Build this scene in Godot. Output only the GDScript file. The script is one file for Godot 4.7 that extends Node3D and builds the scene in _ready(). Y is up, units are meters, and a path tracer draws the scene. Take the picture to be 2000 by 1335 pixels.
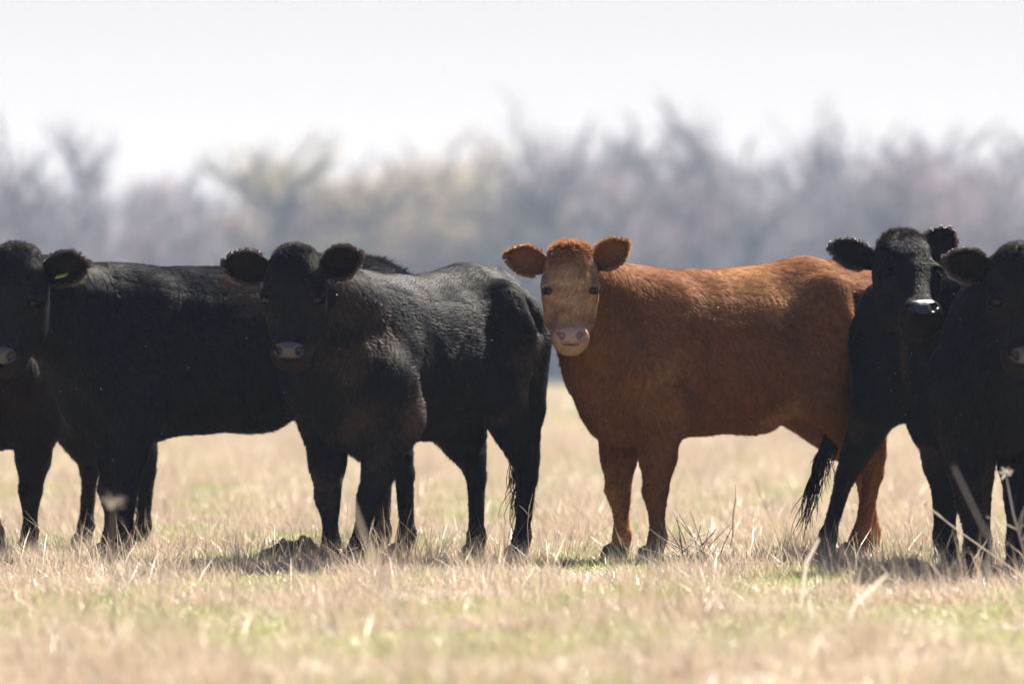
extends Node3D
# Young cattle standing in a dry winter pasture, seen with a long lens against the light; a bare wood far behind.
# Units are metres. The camera stands at x = 0, z = 0 and looks along -Z.

const FOCAL := 11111.0        # focal length of the photograph in its own pixels (200 mm on 36 mm, 2000 px wide)
const HORIZON := 735.0        # row of the horizon in the photograph
const EYE := 0.77             # height of the lens above the ground

var rng := RandomNumberGenerator.new()
var noise := FastNoiseLite.new()
var patch_noise := FastNoiseLite.new()
var used := {}

# ---------------------------------------------------------------- helpers

func px(u: float, v: float, d: float) -> Vector3:
	return Vector3((u - 1000.0) / FOCAL * d, EYE + (HORIZON - v) / FOCAL * d, -d)

func numbered(called: String) -> String:
	var n: int = used.get(called, 0)
	used[called] = n + 1
	return called if n == 0 else "%s_%03d" % [called, n]

func tag(o: Node3D, label: String, category: String, group := "", kind := "") -> void:
	if label: o.set_meta("label", label)
	if category: o.set_meta("category", category)
	if group: o.set_meta("group", group)
	if kind: o.set_meta("kind", kind)

func mesh_node(called: String, m: Mesh, mat: Material, parent: Node3D) -> MeshInstance3D:
	var o := MeshInstance3D.new()
	o.name = numbered(called) if parent == self else called
	o.mesh = m
	o.material_override = mat
	parent.add_child(o, true)
	return o

func arrays_mesh(v: PackedVector3Array, n: PackedVector3Array, idx: PackedInt32Array, c := PackedColorArray()) -> ArrayMesh:
	var a := []
	a.resize(Mesh.ARRAY_MAX)
	a[Mesh.ARRAY_VERTEX] = v
	a[Mesh.ARRAY_NORMAL] = n
	a[Mesh.ARRAY_INDEX] = idx
	if c.size() == v.size() and v.size() > 0:
		a[Mesh.ARRAY_COLOR] = c
	var m := ArrayMesh.new()
	m.add_surface_from_arrays(Mesh.PRIMITIVE_TRIANGLES, a)
	return m

func mat_plain(c: Color, rough := 0.9, spec := 0.3) -> StandardMaterial3D:
	var m := StandardMaterial3D.new()
	m.albedo_color = c.linear_to_srgb()
	m.roughness = rough
	m.metallic_specular = spec
	return m

func mat_vertex(rough := 0.9, spec := 0.3, back := 0.0) -> StandardMaterial3D:
	var m := mat_plain(Color(1, 1, 1), rough, spec)
	m.vertex_color_use_as_albedo = true
	m.cull_mode = BaseMaterial3D.CULL_DISABLED
	if back > 0.0:
		m.backlight_enabled = true
		m.backlight = Color(back, back, back).linear_to_srgb()
	return m

class Soup:      # triangles with vertex colours, collected into one mesh
	var v := PackedVector3Array()
	var n := PackedVector3Array()
	var c := PackedColorArray()
	var i := PackedInt32Array()
	func tri(a: Vector3, b: Vector3, d: Vector3, col: Color) -> void:
		var nn := (d - a).cross(b - a).normalized()
		var k := v.size()
		v.append(a); v.append(b); v.append(d)
		n.append(nn); n.append(nn); n.append(nn)
		c.append(col); c.append(col); c.append(col)
		i.append(k); i.append(k + 1); i.append(k + 2)
	func quad(a: Vector3, b: Vector3, d: Vector3, e: Vector3, col: Color) -> void:
		tri(a, b, d, col)
		tri(a, d, e, col)
	func blade(p: Vector3, dir: Vector3, side: Vector3, w: float, bend: Vector3, col: Color) -> void:
		# a tapering ribbon of two segments
		var q := p + dir * 0.55 + bend * 0.3
		var t := p + dir + bend
		quad(p - side * w * 0.5, q - side * w * 0.4, q + side * w * 0.4, p + side * w * 0.5, col)
		tri(q - side * w * 0.4, t, q + side * w * 0.4, col)
	func tube(pts: PackedVector3Array, rad: PackedFloat32Array, sides: int, col: Color) -> void:
		var first := v.size()
		for s in pts.size():
			var d := (pts[mini(s + 1, pts.size() - 1)] - pts[maxi(s - 1, 0)]).normalized()
			var x := d.cross(Vector3(0.13, 0.31, 0.94)).normalized()
			if x.length() < 0.5: x = d.cross(Vector3.UP).normalized()
			var y := d.cross(x)
			for k in sides:
				var a := TAU * k / sides
				var o := x * cos(a) + y * sin(a)
				v.append(pts[s] + o * rad[s]); n.append(o); c.append(col)
		for s in pts.size() - 1:
			for k in sides:
				var p0 := first + s * sides + k
				var p1 := first + s * sides + (k + 1) % sides
				var q0 := p0 + sides
				var q1 := p1 + sides
				i.append_array([p0, q1, p1, p0, q0, q1])
		var e := v.size()
		v.append(pts[-1]); n.append((pts[-1] - pts[-2]).normalized()); c.append(col)
		for k in sides:
			i.append_array([e - sides + k, e, e - sides + (k + 1) % sides])
	func hair(p: Vector3, dir: Vector3, side: Vector3, w: float, bend: Vector3, col: Color) -> void:
		# half a round hair: an arched ribbon, open behind, with the normals of a cylinder
		var up := side.cross(dir).normalized()
		var first := v.size()
		for r in 2:
			var q := p if r == 0 else p + dir * 0.55 + bend * 0.3
			var h := w * (0.5 if r == 0 else 0.4)
			for c3 in 3:
				var t := c3 - 1.0
				v.append(q + side * h * t + up * h * 0.7 * (1.0 - absf(t)))
				n.append((up * 0.6 + side * t * 0.8).normalized() if t != 0.0 else up)
				c.append(col)
		v.append(p + dir + bend); n.append(up); c.append(col)
		for c3 in 2:
			var k := first + c3
			i.append_array([k, k + 4, k + 1, k, k + 3, k + 4])
			i.append_array([k + 3, first + 6, k + 4])
		# front faces follow the normals
		for t in range(i.size() - 18, i.size(), 3):
			var g := (v[i[t + 2]] - v[i[t]]).cross(v[i[t + 1]] - v[i[t]])
			if g.dot(n[i[t]] + n[i[t + 1]] + n[i[t + 2]]) < 0.0:
				var sw := i[t + 1]
				i[t + 1] = i[t + 2]
				i[t + 2] = sw
	func mesh() -> ArrayMesh:
		var a := []
		a.resize(Mesh.ARRAY_MAX)
		a[Mesh.ARRAY_VERTEX] = v; a[Mesh.ARRAY_NORMAL] = n; a[Mesh.ARRAY_COLOR] = c; a[Mesh.ARRAY_INDEX] = i
		var m := ArrayMesh.new()
		m.add_surface_from_arrays(Mesh.PRIMITIVE_TRIANGLES, a)
		return m

# ---------------------------------------------------------------- one continuous skin from bones (surface nets)
# bone: [0, a, b, ra, rb, squash_z, blend]; lump: [1, centre, radii, blend]; hollow: [2, centre, radii, blend]

func skin(prims: Array, cell: float) -> Array:
	var lo := Vector3(9, 9, 9)
	var hi := -lo
	for p in prims:
		if p[0] == 0:
			for e in [[p[1], p[3]], [p[2], p[4]]]:
				lo = lo.min(e[0] - Vector3.ONE * e[1]); hi = hi.max(e[0] + Vector3.ONE * e[1])
		elif p[0] == 1:
			lo = lo.min(p[1] - p[2]); hi = hi.max(p[1] + p[2])
	lo -= Vector3.ONE * cell * 3.0
	hi += Vector3.ONE * cell * 3.0
	var nx := int(ceil((hi.x - lo.x) / cell)) + 1
	var ny := int(ceil((hi.y - lo.y) / cell)) + 1
	var nz := int(ceil((hi.z - lo.z) / cell)) + 1
	var sy := nz
	var sx := ny * nz
	var f := PackedFloat32Array()
	f.resize(nx * ny * nz)
	f.fill(0.5)
	for p in prims:
		var kind: int = p[0]
		var a: Vector3 = p[1]
		var b: Vector3 = p[2]
		var ra := 0.0
		var rb := 0.0
		var kz := 1.0
		var bl: float
		var l: Vector3
		var h: Vector3
		if kind == 0:
			ra = p[3]; rb = p[4]; kz = p[5]; bl = p[6]
			l = (a - Vector3(ra, ra, ra * kz)).min(b - Vector3(rb, rb, rb * kz))
			h = (a + Vector3(ra, ra, ra * kz)).max(b + Vector3(rb, rb, rb * kz))
			a.z /= kz; b.z /= kz
		else:
			bl = p[3]
			l = a - b; h = a + b
		var m := bl * 0.8 + cell * 2.0
		var x0 := maxi(0, int((l.x - m - lo.x) / cell)); var x1 := mini(nx - 1, int((h.x + m - lo.x) / cell) + 1)
		var y0 := maxi(0, int((l.y - m - lo.y) / cell)); var y1 := mini(ny - 1, int((h.y + m - lo.y) / cell) + 1)
		var z0 := maxi(0, int((l.z - m - lo.z) / cell)); var z1 := mini(nz - 1, int((h.z + m - lo.z) / cell) + 1)
		var ba := b - a
		var bb := maxf(ba.length_squared(), 1e-9)
		var squash := minf(1.0, kz)
		for x in range(x0, x1 + 1):
			for y in range(y0, y1 + 1):
				var at := x * sx + y * sy
				for z in range(z0, z1 + 1):
					var q := Vector3(lo.x + x * cell, lo.y + y * cell, lo.z + z * cell)
					var d: float
					if kind == 0:
						q.z /= kz
						q -= a
						var t := clampf(q.dot(ba) / bb, 0.0, 1.0)
						d = ((q - ba * t).length() - ra - (rb - ra) * t) * squash
					else:
						q -= a
						var k0 := (q / b).length()
						var k1 := (q / (b * b)).length()
						d = k0 * (k0 - 1.0) / maxf(k1, 1e-6)
					var o := f[at + z]
					if kind == 2:
						var hh := maxf(bl - absf(o + d), 0.0) / bl
						f[at + z] = maxf(o, -d) + hh * hh * bl * 0.25
					else:
						var hh := maxf(bl - absf(o - d), 0.0) / bl
						f[at + z] = minf(o, d) - hh * hh * bl * 0.25
	# surface nets
	var v := PackedVector3Array()
	var n := PackedVector3Array()
	var idx := PackedInt32Array()
	var cells := PackedInt32Array()
	cells.resize(f.size())
	cells.fill(-1)
	var off := [0, sx, sy, sx + sy, 1, sx + 1, sy + 1, sx + sy + 1]
	var pos := [Vector3(0, 0, 0), Vector3(1, 0, 0), Vector3(0, 1, 0), Vector3(1, 1, 0), Vector3(0, 0, 1), Vector3(1, 0, 1), Vector3(0, 1, 1), Vector3(1, 1, 1)]
	var edges := [[0, 1], [2, 3], [4, 5], [6, 7], [0, 2], [1, 3], [4, 6], [5, 7], [0, 4], [1, 5], [2, 6], [3, 7]]
	var near := cell * 3.0
	for x in nx - 1:
		for y in ny - 1:
			var row := x * sx + y * sy
			for z in nz - 1:
				var at := row + z
				var f0 := f[at]
				if absf(f0) > near: continue
				var any := false
				for k in 8:
					if (f[at + off[k]] < 0.0) != (f0 < 0.0):
						any = true
						break
				if not any: continue
				var s := Vector3.ZERO
				var cnt := 0
				for e in edges:
					var fa := f[at + off[e[0]]]
					var fb := f[at + off[e[1]]]
					if (fa < 0.0) != (fb < 0.0):
						s += pos[e[0]].lerp(pos[e[1]], fa / (fa - fb))
						cnt += 1
				s /= cnt
				var g := Vector3(
					f[at + sx] + f[at + sx + sy] + f[at + sx + 1] + f[at + sx + sy + 1] - f[at] - f[at + sy] - f[at + 1] - f[at + sy + 1],
					f[at + sy] + f[at + sx + sy] + f[at + sy + 1] + f[at + sx + sy + 1] - f[at] - f[at + sx] - f[at + 1] - f[at + sx + 1],
					f[at + 1] + f[at + sx + 1] + f[at + sy + 1] + f[at + sx + sy + 1] - f[at] - f[at + sx] - f[at + sy] - f[at + sx + sy])
				cells[at] = v.size()
				v.append(lo + (Vector3(x, y, z) + s) * cell)
				n.append(g.normalized())
	for x in range(1, nx - 1):
		for y in range(1, ny - 1):
			for z in range(1, nz - 1):
				var at := x * sx + y * sy + z
				if cells[at] < 0: continue
				var i0 := f[at] < 0.0
				if i0 != (f[at + sx] < 0.0):
					_quad(idx, cells[at], cells[at - sy], cells[at - sy - 1], cells[at - 1], i0)
				if i0 != (f[at + sy] < 0.0):
					_quad(idx, cells[at], cells[at - 1], cells[at - sx - 1], cells[at - sx], i0)
				if i0 != (f[at + 1] < 0.0):
					_quad(idx, cells[at], cells[at - sx], cells[at - sx - sy], cells[at - sy], i0)
	return [v, n, idx]

func _quad(idx: PackedInt32Array, a: int, b: int, c: int, d: int, flip: bool) -> void:
	if a < 0 or b < 0 or c < 0 or d < 0: return
	if flip: idx.append_array([a, c, b, a, d, c])
	else: idx.append_array([a, b, c, a, c, d])

# ---------------------------------------------------------------- cattle

var head_skin: Array          # shared: the skin of a head in its own axes (x to the animal's left as seen from the front, y to the poll, z out of the face)
var nose_skin: Array
var tuft_mesh: ArrayMesh
var long_tuft: ArrayMesh
var seed_mesh: ArrayMesh

func make_head() -> void:
	var p := []
	p.append([1, Vector3(0, -0.125, -0.075), Vector3(0.109, 0.12, 0.105), 0.02])
	p.append([1, Vector3(0, -0.035, -0.075), Vector3(0.068, 0.05, 0.07), 0.05])
	p.append([1, Vector3(0, -0.155, -0.035), Vector3(0.105, 0.13, 0.068), 0.04])
	p.append([0, Vector3(0, -0.2, -0.045), Vector3(0, -0.365, -0.012), 0.078, 0.056, 1.0, 0.03])
	for s in [-1.0, 1.0]:
		p.append([1, Vector3(s * 0.087, -0.166, -0.032), Vector3(0.032, 0.024, 0.044), 0.03])
		p.append([1, Vector3(s * 0.077, -0.222, -0.052), Vector3(0.03, 0.026, 0.04), 0.04])
		p.append([1, Vector3(s * 0.062, -0.23, -0.115), Vector3(0.042, 0.115, 0.085), 0.04])
		p.append([0, Vector3(s * 0.04, -0.29, -0.10), Vector3(s * 0.022, -0.405, -0.035), 0.05, 0.034, 1.0, 0.04])
		p.append([1, Vector3(s * 0.037, -0.395, -0.002), Vector3(0.038, 0.036, 0.047), 0.025])
		p.append([1, Vector3(s * 0.04, -0.372, 0.022), Vector3(0.027, 0.03, 0.03), 0.02])
	p.append([1, Vector3(0, -0.372, 0.006), Vector3(0.068, 0.047, 0.05), 0.03])
	p.append([1, Vector3(0, -0.428, -0.018), Vector3(0.046, 0.026, 0.043), 0.02])
	for s in [-1.0, 1.0]:
		p.append([2, Vector3(s * 0.103, -0.295, 0.008), Vector3(0.036, 0.066, 0.055), 0.03])          # hollow below the cheek bone
		p.append([2, Vector3(s * 0.112, -0.112, 0.0), Vector3(0.03, 0.035, 0.05), 0.03])          # temple
		p.append([2, Vector3(s * 0.102, -0.19, 0.0), Vector3(0.021, 0.0165, 0.027), 0.009])
		p.append([1, Vector3(s * 0.096, -0.1725, -0.006), Vector3(0.022, 0.0085, 0.024), 0.008])    # lids
		p.append([1, Vector3(s * 0.094, -0.2055, -0.008), Vector3(0.018, 0.006, 0.02), 0.008])
		p.append([2, Vector3(s * 0.035, -0.378, 0.058), Vector3(0.0105, 0.016, 0.022), 0.007])
		p.append([2, Vector3(s * 0.047, -0.368, 0.05), Vector3(0.011, 0.0085, 0.022), 0.007])
	for s in [-1.0, 1.0]:
		p.append([2, Vector3(s * 0.015, -0.4135, 0.034), Vector3(0.022, 0.0022, 0.02), 0.004])
	var got := skin(p, 0.0052)
	var v: PackedVector3Array = got[0]
	var n: PackedVector3Array = got[1]
	var idx: PackedInt32Array = got[2]
	# the bare nose pad is a part of its own: cut it out of the skin
	var keep := PackedInt32Array()
	var nose := PackedInt32Array()
	for t in range(0, idx.size(), 3):
		var m := (v[idx[t]] + v[idx[t + 1]] + v[idx[t + 2]]) / 3.0
		var inside := m.z > 0.015 and pow(absf(m.x) / 0.056, 2.4) + pow(absf(m.y + 0.376) / (0.031 if m.y > -0.376 else 0.027), 2.4) < 1.0
		(nose if inside else keep).append_array([idx[t], idx[t + 1], idx[t + 2]])
	head_skin = [v, n, keep]
	nose_skin = [v, n, nose]

func make_tufts() -> void:
	# a lock of hair: the blades start on a small patch and lean along +X; unit length 1
	var r := RandomNumberGenerator.new()
	r.seed = 5
	var s := Soup.new()
	for k in 13:
		var p := Vector3(r.randf_range(-0.5, 0.4), -0.05, r.randf_range(-0.5, 0.5))
		var up := r.randf_range(0.12, 0.45)
		var l := r.randf_range(0.7, 1.15)
		var dir := Vector3(l * cos(up), l * sin(up), r.randf_range(-0.25, 0.25))
		var side := Vector3(r.randf_range(-0.2, 0.2), r.randf_range(-0.35, 0.35), 1).normalized()
		s.blade(p, dir, side, r.randf_range(0.07, 0.13), Vector3(0.05, r.randf_range(-0.14, 0.1), r.randf_range(-0.12, 0.12)), Color(1, 1, 1) * r.randf_range(0.75, 1.2))
	tuft_mesh = s.mesh()
	s = Soup.new()
	for k in 12:
		var p := Vector3(r.randf_range(-0.2, 0.2), -0.03, r.randf_range(-0.12, 0.12))
		var dir := Vector3(r.randf_range(0.1, 0.8), r.randf_range(0.4, 0.9), r.randf_range(-0.3, 0.3))
		var side := Vector3(r.randf_range(-1, 1), 0.0, r.randf_range(-1, 1))
		side = (side - dir * side.dot(dir) / dir.length_squared()).normalized()
		s.hair(p, dir, side, r.randf_range(0.06, 0.095), Vector3(r.randf_range(0.0, 0.35), r.randf_range(-0.2, 0.0), r.randf_range(-0.15, 0.15)), Color(1, 1, 1) * r.randf_range(0.75, 1.2))
	long_tuft = s.mesh()
	s = Soup.new()
	s.blade(Vector3(0, 0, 0), Vector3(0.8, 0.3, 0.1), Vector3(0, 0.3, 1).normalized(), 0.35, Vector3.ZERO, Color.WHITE)
	s.blade(Vector3(0.1, 0, 0.1), Vector3(0.3, 0.6, 0.5), Vector3(1, 0.3, 0.2).normalized(), 0.25, Vector3.ZERO, Color.WHITE)
	seed_mesh = s.mesh()

func put_tuft(buf: PackedFloat32Array, at: Vector3, up: Vector3, along: Vector3, length: float, width: float, col: Color, lift := 1.0) -> void:
	var x := (along - up * along.dot(up))
	if x.length() < 1e-3: x = up.cross(Vector3(0.3, 0.5, 0.8))
	x = x.normalized()
	var z := x.cross(up) * width
	x *= length
	var y := up * length * lift
	buf.append_array([x.x, y.x, z.x, at.x, x.y, y.y, z.y, at.y, x.z, y.z, z.z, at.z, col.r, col.g, col.b, 1.0])

func hair_node(called: String, buf: PackedFloat32Array, m: Mesh, mat: Material, parent: Node3D) -> void:
	var mm := MultiMesh.new()
	mm.transform_format = MultiMesh.TRANSFORM_3D
	mm.use_colors = true
	mm.mesh = m
	mm.instance_count = buf.size() / 16
	mm.buffer = buf
	var o := MultiMeshInstance3D.new()
	o.name = called
	o.multimesh = mm
	o.material_override = mat
	parent.add_child(o, true)
	o.set_meta("kind", "stuff")

func ear_surface(base: Vector3, along: Vector3, across: Vector3, length: float, breadth: float) -> Array:
	# a cupped leaf with thickness; returns [v, n, idx, rim points, rim directions]
	var front := across.cross(along).normalized()
	if front.z < 0.0: front = -front
	var rows := 14
	var cols := 12
	var v := PackedVector3Array()
	var n := PackedVector3Array()
	var idx := PackedInt32Array()
	var rim := []
	for side in 2:
		for r in rows + 1:
			var s := float(r) / rows
			var w := breadth * 0.5 * pow(sin(PI * clampf(0.13 + 0.87 * s, 0.0, 1.0) * 0.985), 0.72) * (0.72 + 0.4 * s)
			if r == rows: w = breadth * 0.06
			for c in cols + 1:
				var t := -1.0 + 2.0 * c / cols
				var cup := -0.42 * breadth * (1.0 - t * t) * (1.0 - 0.55 * s) + 0.1 * breadth * s * s
				var q := base + along * length * s + across * w * t + front * cup
				if side == 1: q -= front * 0.007 * (1.0 - pow(absf(t), 6.0)) * (1.0 if r < rows else 0.0)
				v.append(q)
				n.append(Vector3.ZERO)
				if side == 0 and (c == 0 or c == cols) and r > 3:
					rim.append([q, (across * signf(t) * (1.0 - s * 0.5) + along * s * 0.9).normalized()])
				if side == 0 and r == rows:
					rim.append([q, along])
	var st := (rows + 1) * (cols + 1)
	for side in 2:
		for r in rows:
			for c in cols:
				var a := side * st + r * (cols + 1) + c
				var q := [a, a + 1, a + cols + 2, a, a + cols + 2, a + cols + 1]
				for k in 6: idx.append(q[k] if side == 0 else q[5 - k])
	for t in range(0, idx.size(), 3):
		var nn := (v[idx[t + 2]] - v[idx[t]]).cross(v[idx[t + 1]] - v[idx[t]])
		for k in 3: n[idx[t + k]] += nn
	var sign := 1.0
	if n[5 * (cols + 1) + cols / 2].dot(front) < 0.0: sign = -1.0
	for k in n.size(): n[k] = (n[k] * sign).normalized()
	if sign < 0.0:
		for t in range(0, idx.size(), 3):
			var w2 := idx[t + 1]
			idx[t + 1] = idx[t + 2]
			idx[t + 2] = w2
	return [v, n, idx, rim, front]

func hoof_mesh(back: float) -> ArrayMesh:
	# two toes, each a rounded wedge; x forward
	var s := Soup.new()
	for side in [-1.0, 1.0]:
		var rings := []
		for r in 5:
			var h: float = [0.0, 0.012, 0.035, 0.06, 0.072][r]
			var k: float = [0.9, 1.0, 0.93, 0.84, 0.5][r]
			var ring := PackedVector3Array()
			for c in 10:
				var a := TAU * c / 10
				ring.append(Vector3(0.006 + 0.052 * cos(a) * k + 0.022 * (1.0 - h / 0.07), h, side * 0.0235 + 0.021 * sin(a) * k * (1.0 - 0.25 * maxf(0.0, cos(a)))))
			rings.append(ring)
		var first := s.v.size()
		for r in 5:
			for c in 10:
				s.v.append(rings[r][c]); s.n.append(Vector3(cos(TAU * c / 10), 0.2, sin(TAU * c / 10)).normalized()); s.c.append(Color.WHITE)
		for r in 4:
			for c in 10:
				var a: int = first + r * 10 + c
				var b: int = first + r * 10 + (c + 1) % 10
				s.i.append_array([a, b, b + 10, a, b + 10, a + 10])
		for c in range(1, 9):
			s.i.append_array([first + 40, first + 40 + c, first + 41 + c])
	return s.mesh()

# spec keys: at (Vector3 on the ground), heading (degrees, forward = (cos, 0, sin)), size, coat (colours), head (poll point in the world, yaw, pitch, roll, size),
# feet (front far / front near / hind far / hind near shifts), tail points, ears
func make_cow(sp: Dictionary) -> Node3D:
	var S: float = sp.size * 1.045
	var SV := Vector3(S * 0.95, S, S)
	var root := Node3D.new()
	root.name = numbered("young_cow")
	add_child(root)
	var a := deg_to_rad(sp.heading)
	var fwd := Vector3(cos(a), 0, sin(a))
	var bas := Basis(fwd, Vector3.UP, fwd.cross(Vector3.UP))
	root.transform = Transform3D(bas, sp.at)
	tag(root, sp.label, "cow", "young cattle standing in the pasture")
	var inv := root.transform.affine_inverse()
	# head frame, in the animal's own axes
	var hb := Basis(Vector3.UP, deg_to_rad(sp.yaw)) * Basis(Vector3.RIGHT, deg_to_rad(-sp.pitch)) * Basis(Vector3.BACK, deg_to_rad(sp.roll))
	var hs: float = sp.head_size
	var hx := inv * Transform3D(hb.scaled(Vector3.ONE * hs), sp.poll)
	var feet: Array = sp.feet
	var girth: float = sp.get("girth", 1.0)
	# ---- bones
	var P := []
	var K := 0.09
	var torso := [[0.46, 0.81, 0.21, 0.66], [0.30, 0.822, 0.288, 0.68], [0.02, 0.827, 0.287, 0.75 * girth], [-0.27, 0.858, 0.268, 0.79 * girth], [-0.50, 0.945, 0.235, 0.96], [-0.68, 0.985, 0.172, 1.0]]
	for k in torso.size() - 1:
		var t0: Array = torso[k]
		var t1: Array = torso[k + 1]
		P.append([0, Vector3(t0[0], t0[1], 0) * SV, Vector3(t1[0], t1[1], 0) * SV, t0[2] * S, t1[2] * S, (t0[3] + t1[3]) * 0.5, K])
	P.append([0, Vector3(0.38, 0.985, 0) * SV, Vector3(0.12, 1.02, 0) * SV, 0.115 * S, 0.085 * S, 0.8, K])              # withers
	P.append([0, Vector3(0.12, 1.03, 0) * SV, Vector3(-0.45, 1.105, 0) * SV, 0.07 * S, 0.085 * S, 1.0, K])           # spine
	P.append([0, Vector3(-0.64, 1.115, 0) * SV, Vector3(-0.79, 1.08, 0) * SV, 0.08 * S, 0.06 * S, 1.0, 0.06])         # tail head
	P.append([0, Vector3(0.45, 0.605, 0) * SV, Vector3(0.28, 0.60, 0) * SV, 0.125 * S, 0.105 * S, 0.85, K])            # brisket
	P.append([1, Vector3(-0.2, 0.565, 0) * SV, Vector3(0.12, 0.05, 0.05) * SV, 0.06])                                # navel fold
	for s in [-1.0, 1.0]:
		var f: Array = feet[0 if s > 0 else 1]
		var d := Vector3(f[0], 0, f[1])
		P.append([0, Vector3(0.25, 1.0, s * 0.10) * SV, Vector3(0.45, 0.76, s * 0.16) * SV, 0.085 * S, 0.11 * S, 1.0, K])
		P.append([0, Vector3(0.45, 0.75, s * 0.16) * SV, Vector3(0.33, 0.60, s * 0.165) * SV + d * 0.08, 0.11 * S, 0.11 * S, 1.0, 0.07])
		P.append([0, Vector3(0.345, 0.60, s * 0.165) * SV + d * 0.08, Vector3(0.36, 0.42, s * 0.16) * SV + d * 0.35, 0.10 * S, 0.068 * S, 1.0, 0.05])
		P.append([0, Vector3(0.36, 0.42, s * 0.16) * SV + d * 0.35, Vector3(0.375, 0.28, s * 0.155) * SV + d * 0.62, 0.068 * S, 0.045 * S, 1.0, 0.03])
		P.append([0, Vector3(0.379, 0.285, s * 0.155) * SV + d * 0.6, Vector3(0.373, 0.24, s * 0.152) * SV + d * 0.7, 0.052 * S, 0.04 * S, 1.0, 0.015])
		P.append([0, Vector3(0.372, 0.24, s * 0.152) * SV + d * 0.7, Vector3(0.372, 0.11, s * 0.15) * SV + d * 0.9, 0.034 * S, 0.03 * S, 1.0, 0.015])
		P.append([0, Vector3(0.37, 0.105, s * 0.15) * SV + d * 0.9, Vector3(0.39, 0.055, s * 0.15) * SV + d, 0.039 * S, 0.038 * S, 1.0, 0.02])
		f = feet[2 if s > 0 else 3]
		d = Vector3(f[0], 0, f[1])
		P.append([1, Vector3(-0.46, 1.085, s * 0.195) * SV, Vector3(0.085, 0.06, 0.05) * SV, 0.05])                      # hook bone
		P.append([0, Vector3(-0.48, 0.92, s * 0.14) * SV, Vector3(-0.41, 0.68, s * 0.18) * SV + d * 0.06, 0.165 * S, 0.105 * S, 1.0, K])
		P.append([0, Vector3(-0.64, 0.92, s * 0.115) * SV, Vector3(-0.67, 0.64, s * 0.135) * SV + d * 0.12, 0.16 * S, 0.10 * S, 1.0, K])
		P.append([0, Vector3(-0.44, 0.67, s * 0.175) * SV + d * 0.08, Vector3(-0.66, 0.46, s * 0.15) * SV + d * 0.36, 0.10 * S, 0.058 * S, 1.0, 0.05])
		P.append([0, Vector3(-0.68, 0.62, s * 0.135) * SV + d * 0.12, Vector3(-0.745, 0.425, s * 0.145) * SV + d * 0.42, 0.082 * S, 0.038 * S, 1.0, 0.04])
		P.append([0, Vector3(-0.705, 0.43, s * 0.145) * SV + d * 0.4, Vector3(-0.735, 0.35, s * 0.145) * SV + d * 0.52, 0.05 * S, 0.042 * S, 1.0, 0.03])
		P.append([0, Vector3(-0.735, 0.36, s * 0.145) * SV + d * 0.52, Vector3(-0.70, 0.115, s * 0.145) * SV + d * 0.9, 0.036 * S, 0.03 * S, 1.0, 0.015])
		P.append([0, Vector3(-0.70, 0.11, s * 0.145) * SV + d * 0.9, Vector3(-0.675, 0.055, s * 0.145) * SV + d, 0.04 * S, 0.039 * S, 1.0, 0.02])
		P.append([2, Vector3(-0.31, 0.93, s * 0.32) * SV, Vector3(0.12, 0.14, 0.11) * SV, 0.06])                  # hollow of the flank
		P.append([2, Vector3(0.13, 0.80, s * 0.325) * SV, Vector3(0.05, 0.23, 0.105) * SV, 0.05])                  # behind the shoulder
		P.append([2, Vector3(-0.58, 1.02, s * 0.30) * SV, Vector3(0.05, 0.09, 0.1) * SV, 0.06])                    # between hip and pin bone
	# neck: a crest and a throat, bent from the shoulders to the back of the head
	var crest0 := Vector3(0.30, 1.0, 0) * SV
	var throat0 := Vector3(0.42, 0.78, 0) * SV
	var crest2 := hx * Vector3(0, -0.095, -0.125)
	var throat2 := hx * Vector3(0, -0.22, -0.16)
	var ctrl := Vector3(0.53, 0.96, 0) * SV
	if sp.has("neck"): ctrl = sp.neck * S
	for k in 5:
		var t0 := k / 5.0
		var t1 := (k + 1) / 5.0
		var c0 := crest0.lerp(ctrl + Vector3(0, 0.07, 0) * SV, t0).lerp((ctrl + Vector3(0, 0.07, 0) * SV).lerp(crest2, t0), t0)
		var c1 := crest0.lerp(ctrl + Vector3(0, 0.07, 0) * SV, t1).lerp((ctrl + Vector3(0, 0.07, 0) * SV).lerp(crest2, t1), t1)
		var q0 := throat0.lerp(ctrl - Vector3(0.05, 0.15, 0) * SV, t0).lerp((ctrl - Vector3(0.05, 0.15, 0) * SV).lerp(throat2, t0), t0)
		var q1 := throat0.lerp(ctrl - Vector3(0.05, 0.15, 0) * SV, t1).lerp((ctrl - Vector3(0.05, 0.15, 0) * SV).lerp(throat2, t1), t1)
		P.append([0, c0, c1, lerpf(0.12, 0.078, t0) * S, lerpf(0.12, 0.078, t1) * S, 1.0, 0.1])
		P.append([0, q0, q1, lerpf(0.15, 0.08, t0) * S, lerpf(0.15, 0.08, t1) * S, 1.0, 0.1])
	# a core inside the head so that neck and head flow together
	P.append([0, hx * Vector3(0, -0.1, -0.10), hx * Vector3(0, -0.24, -0.10), 0.082 * hs, 0.07 * hs, 1.0, 0.06])
	var got := skin(P, 0.0185)
	var v: PackedVector3Array = got[0]
	var n: PackedVector3Array = got[1]
	var idx: PackedInt32Array = got[2]
	var body_count := v.size()
	var body_idx := idx.size()
	var nb := hx.basis.orthonormalized()
	v.append_array(hx * (head_skin[0] as PackedVector3Array))
	n.append_array(Transform3D(nb, Vector3.ZERO) * (head_skin[1] as PackedVector3Array))
	for k in head_skin[2]: idx.append(k + body_count)
	# ---- colours: the coat varies in clumps
	var coat: Color = sp.coat
	var coat2: Color = sp.coat2
	var face: Color = sp.face
	var col := PackedColorArray()
	col.resize(v.size())
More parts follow.
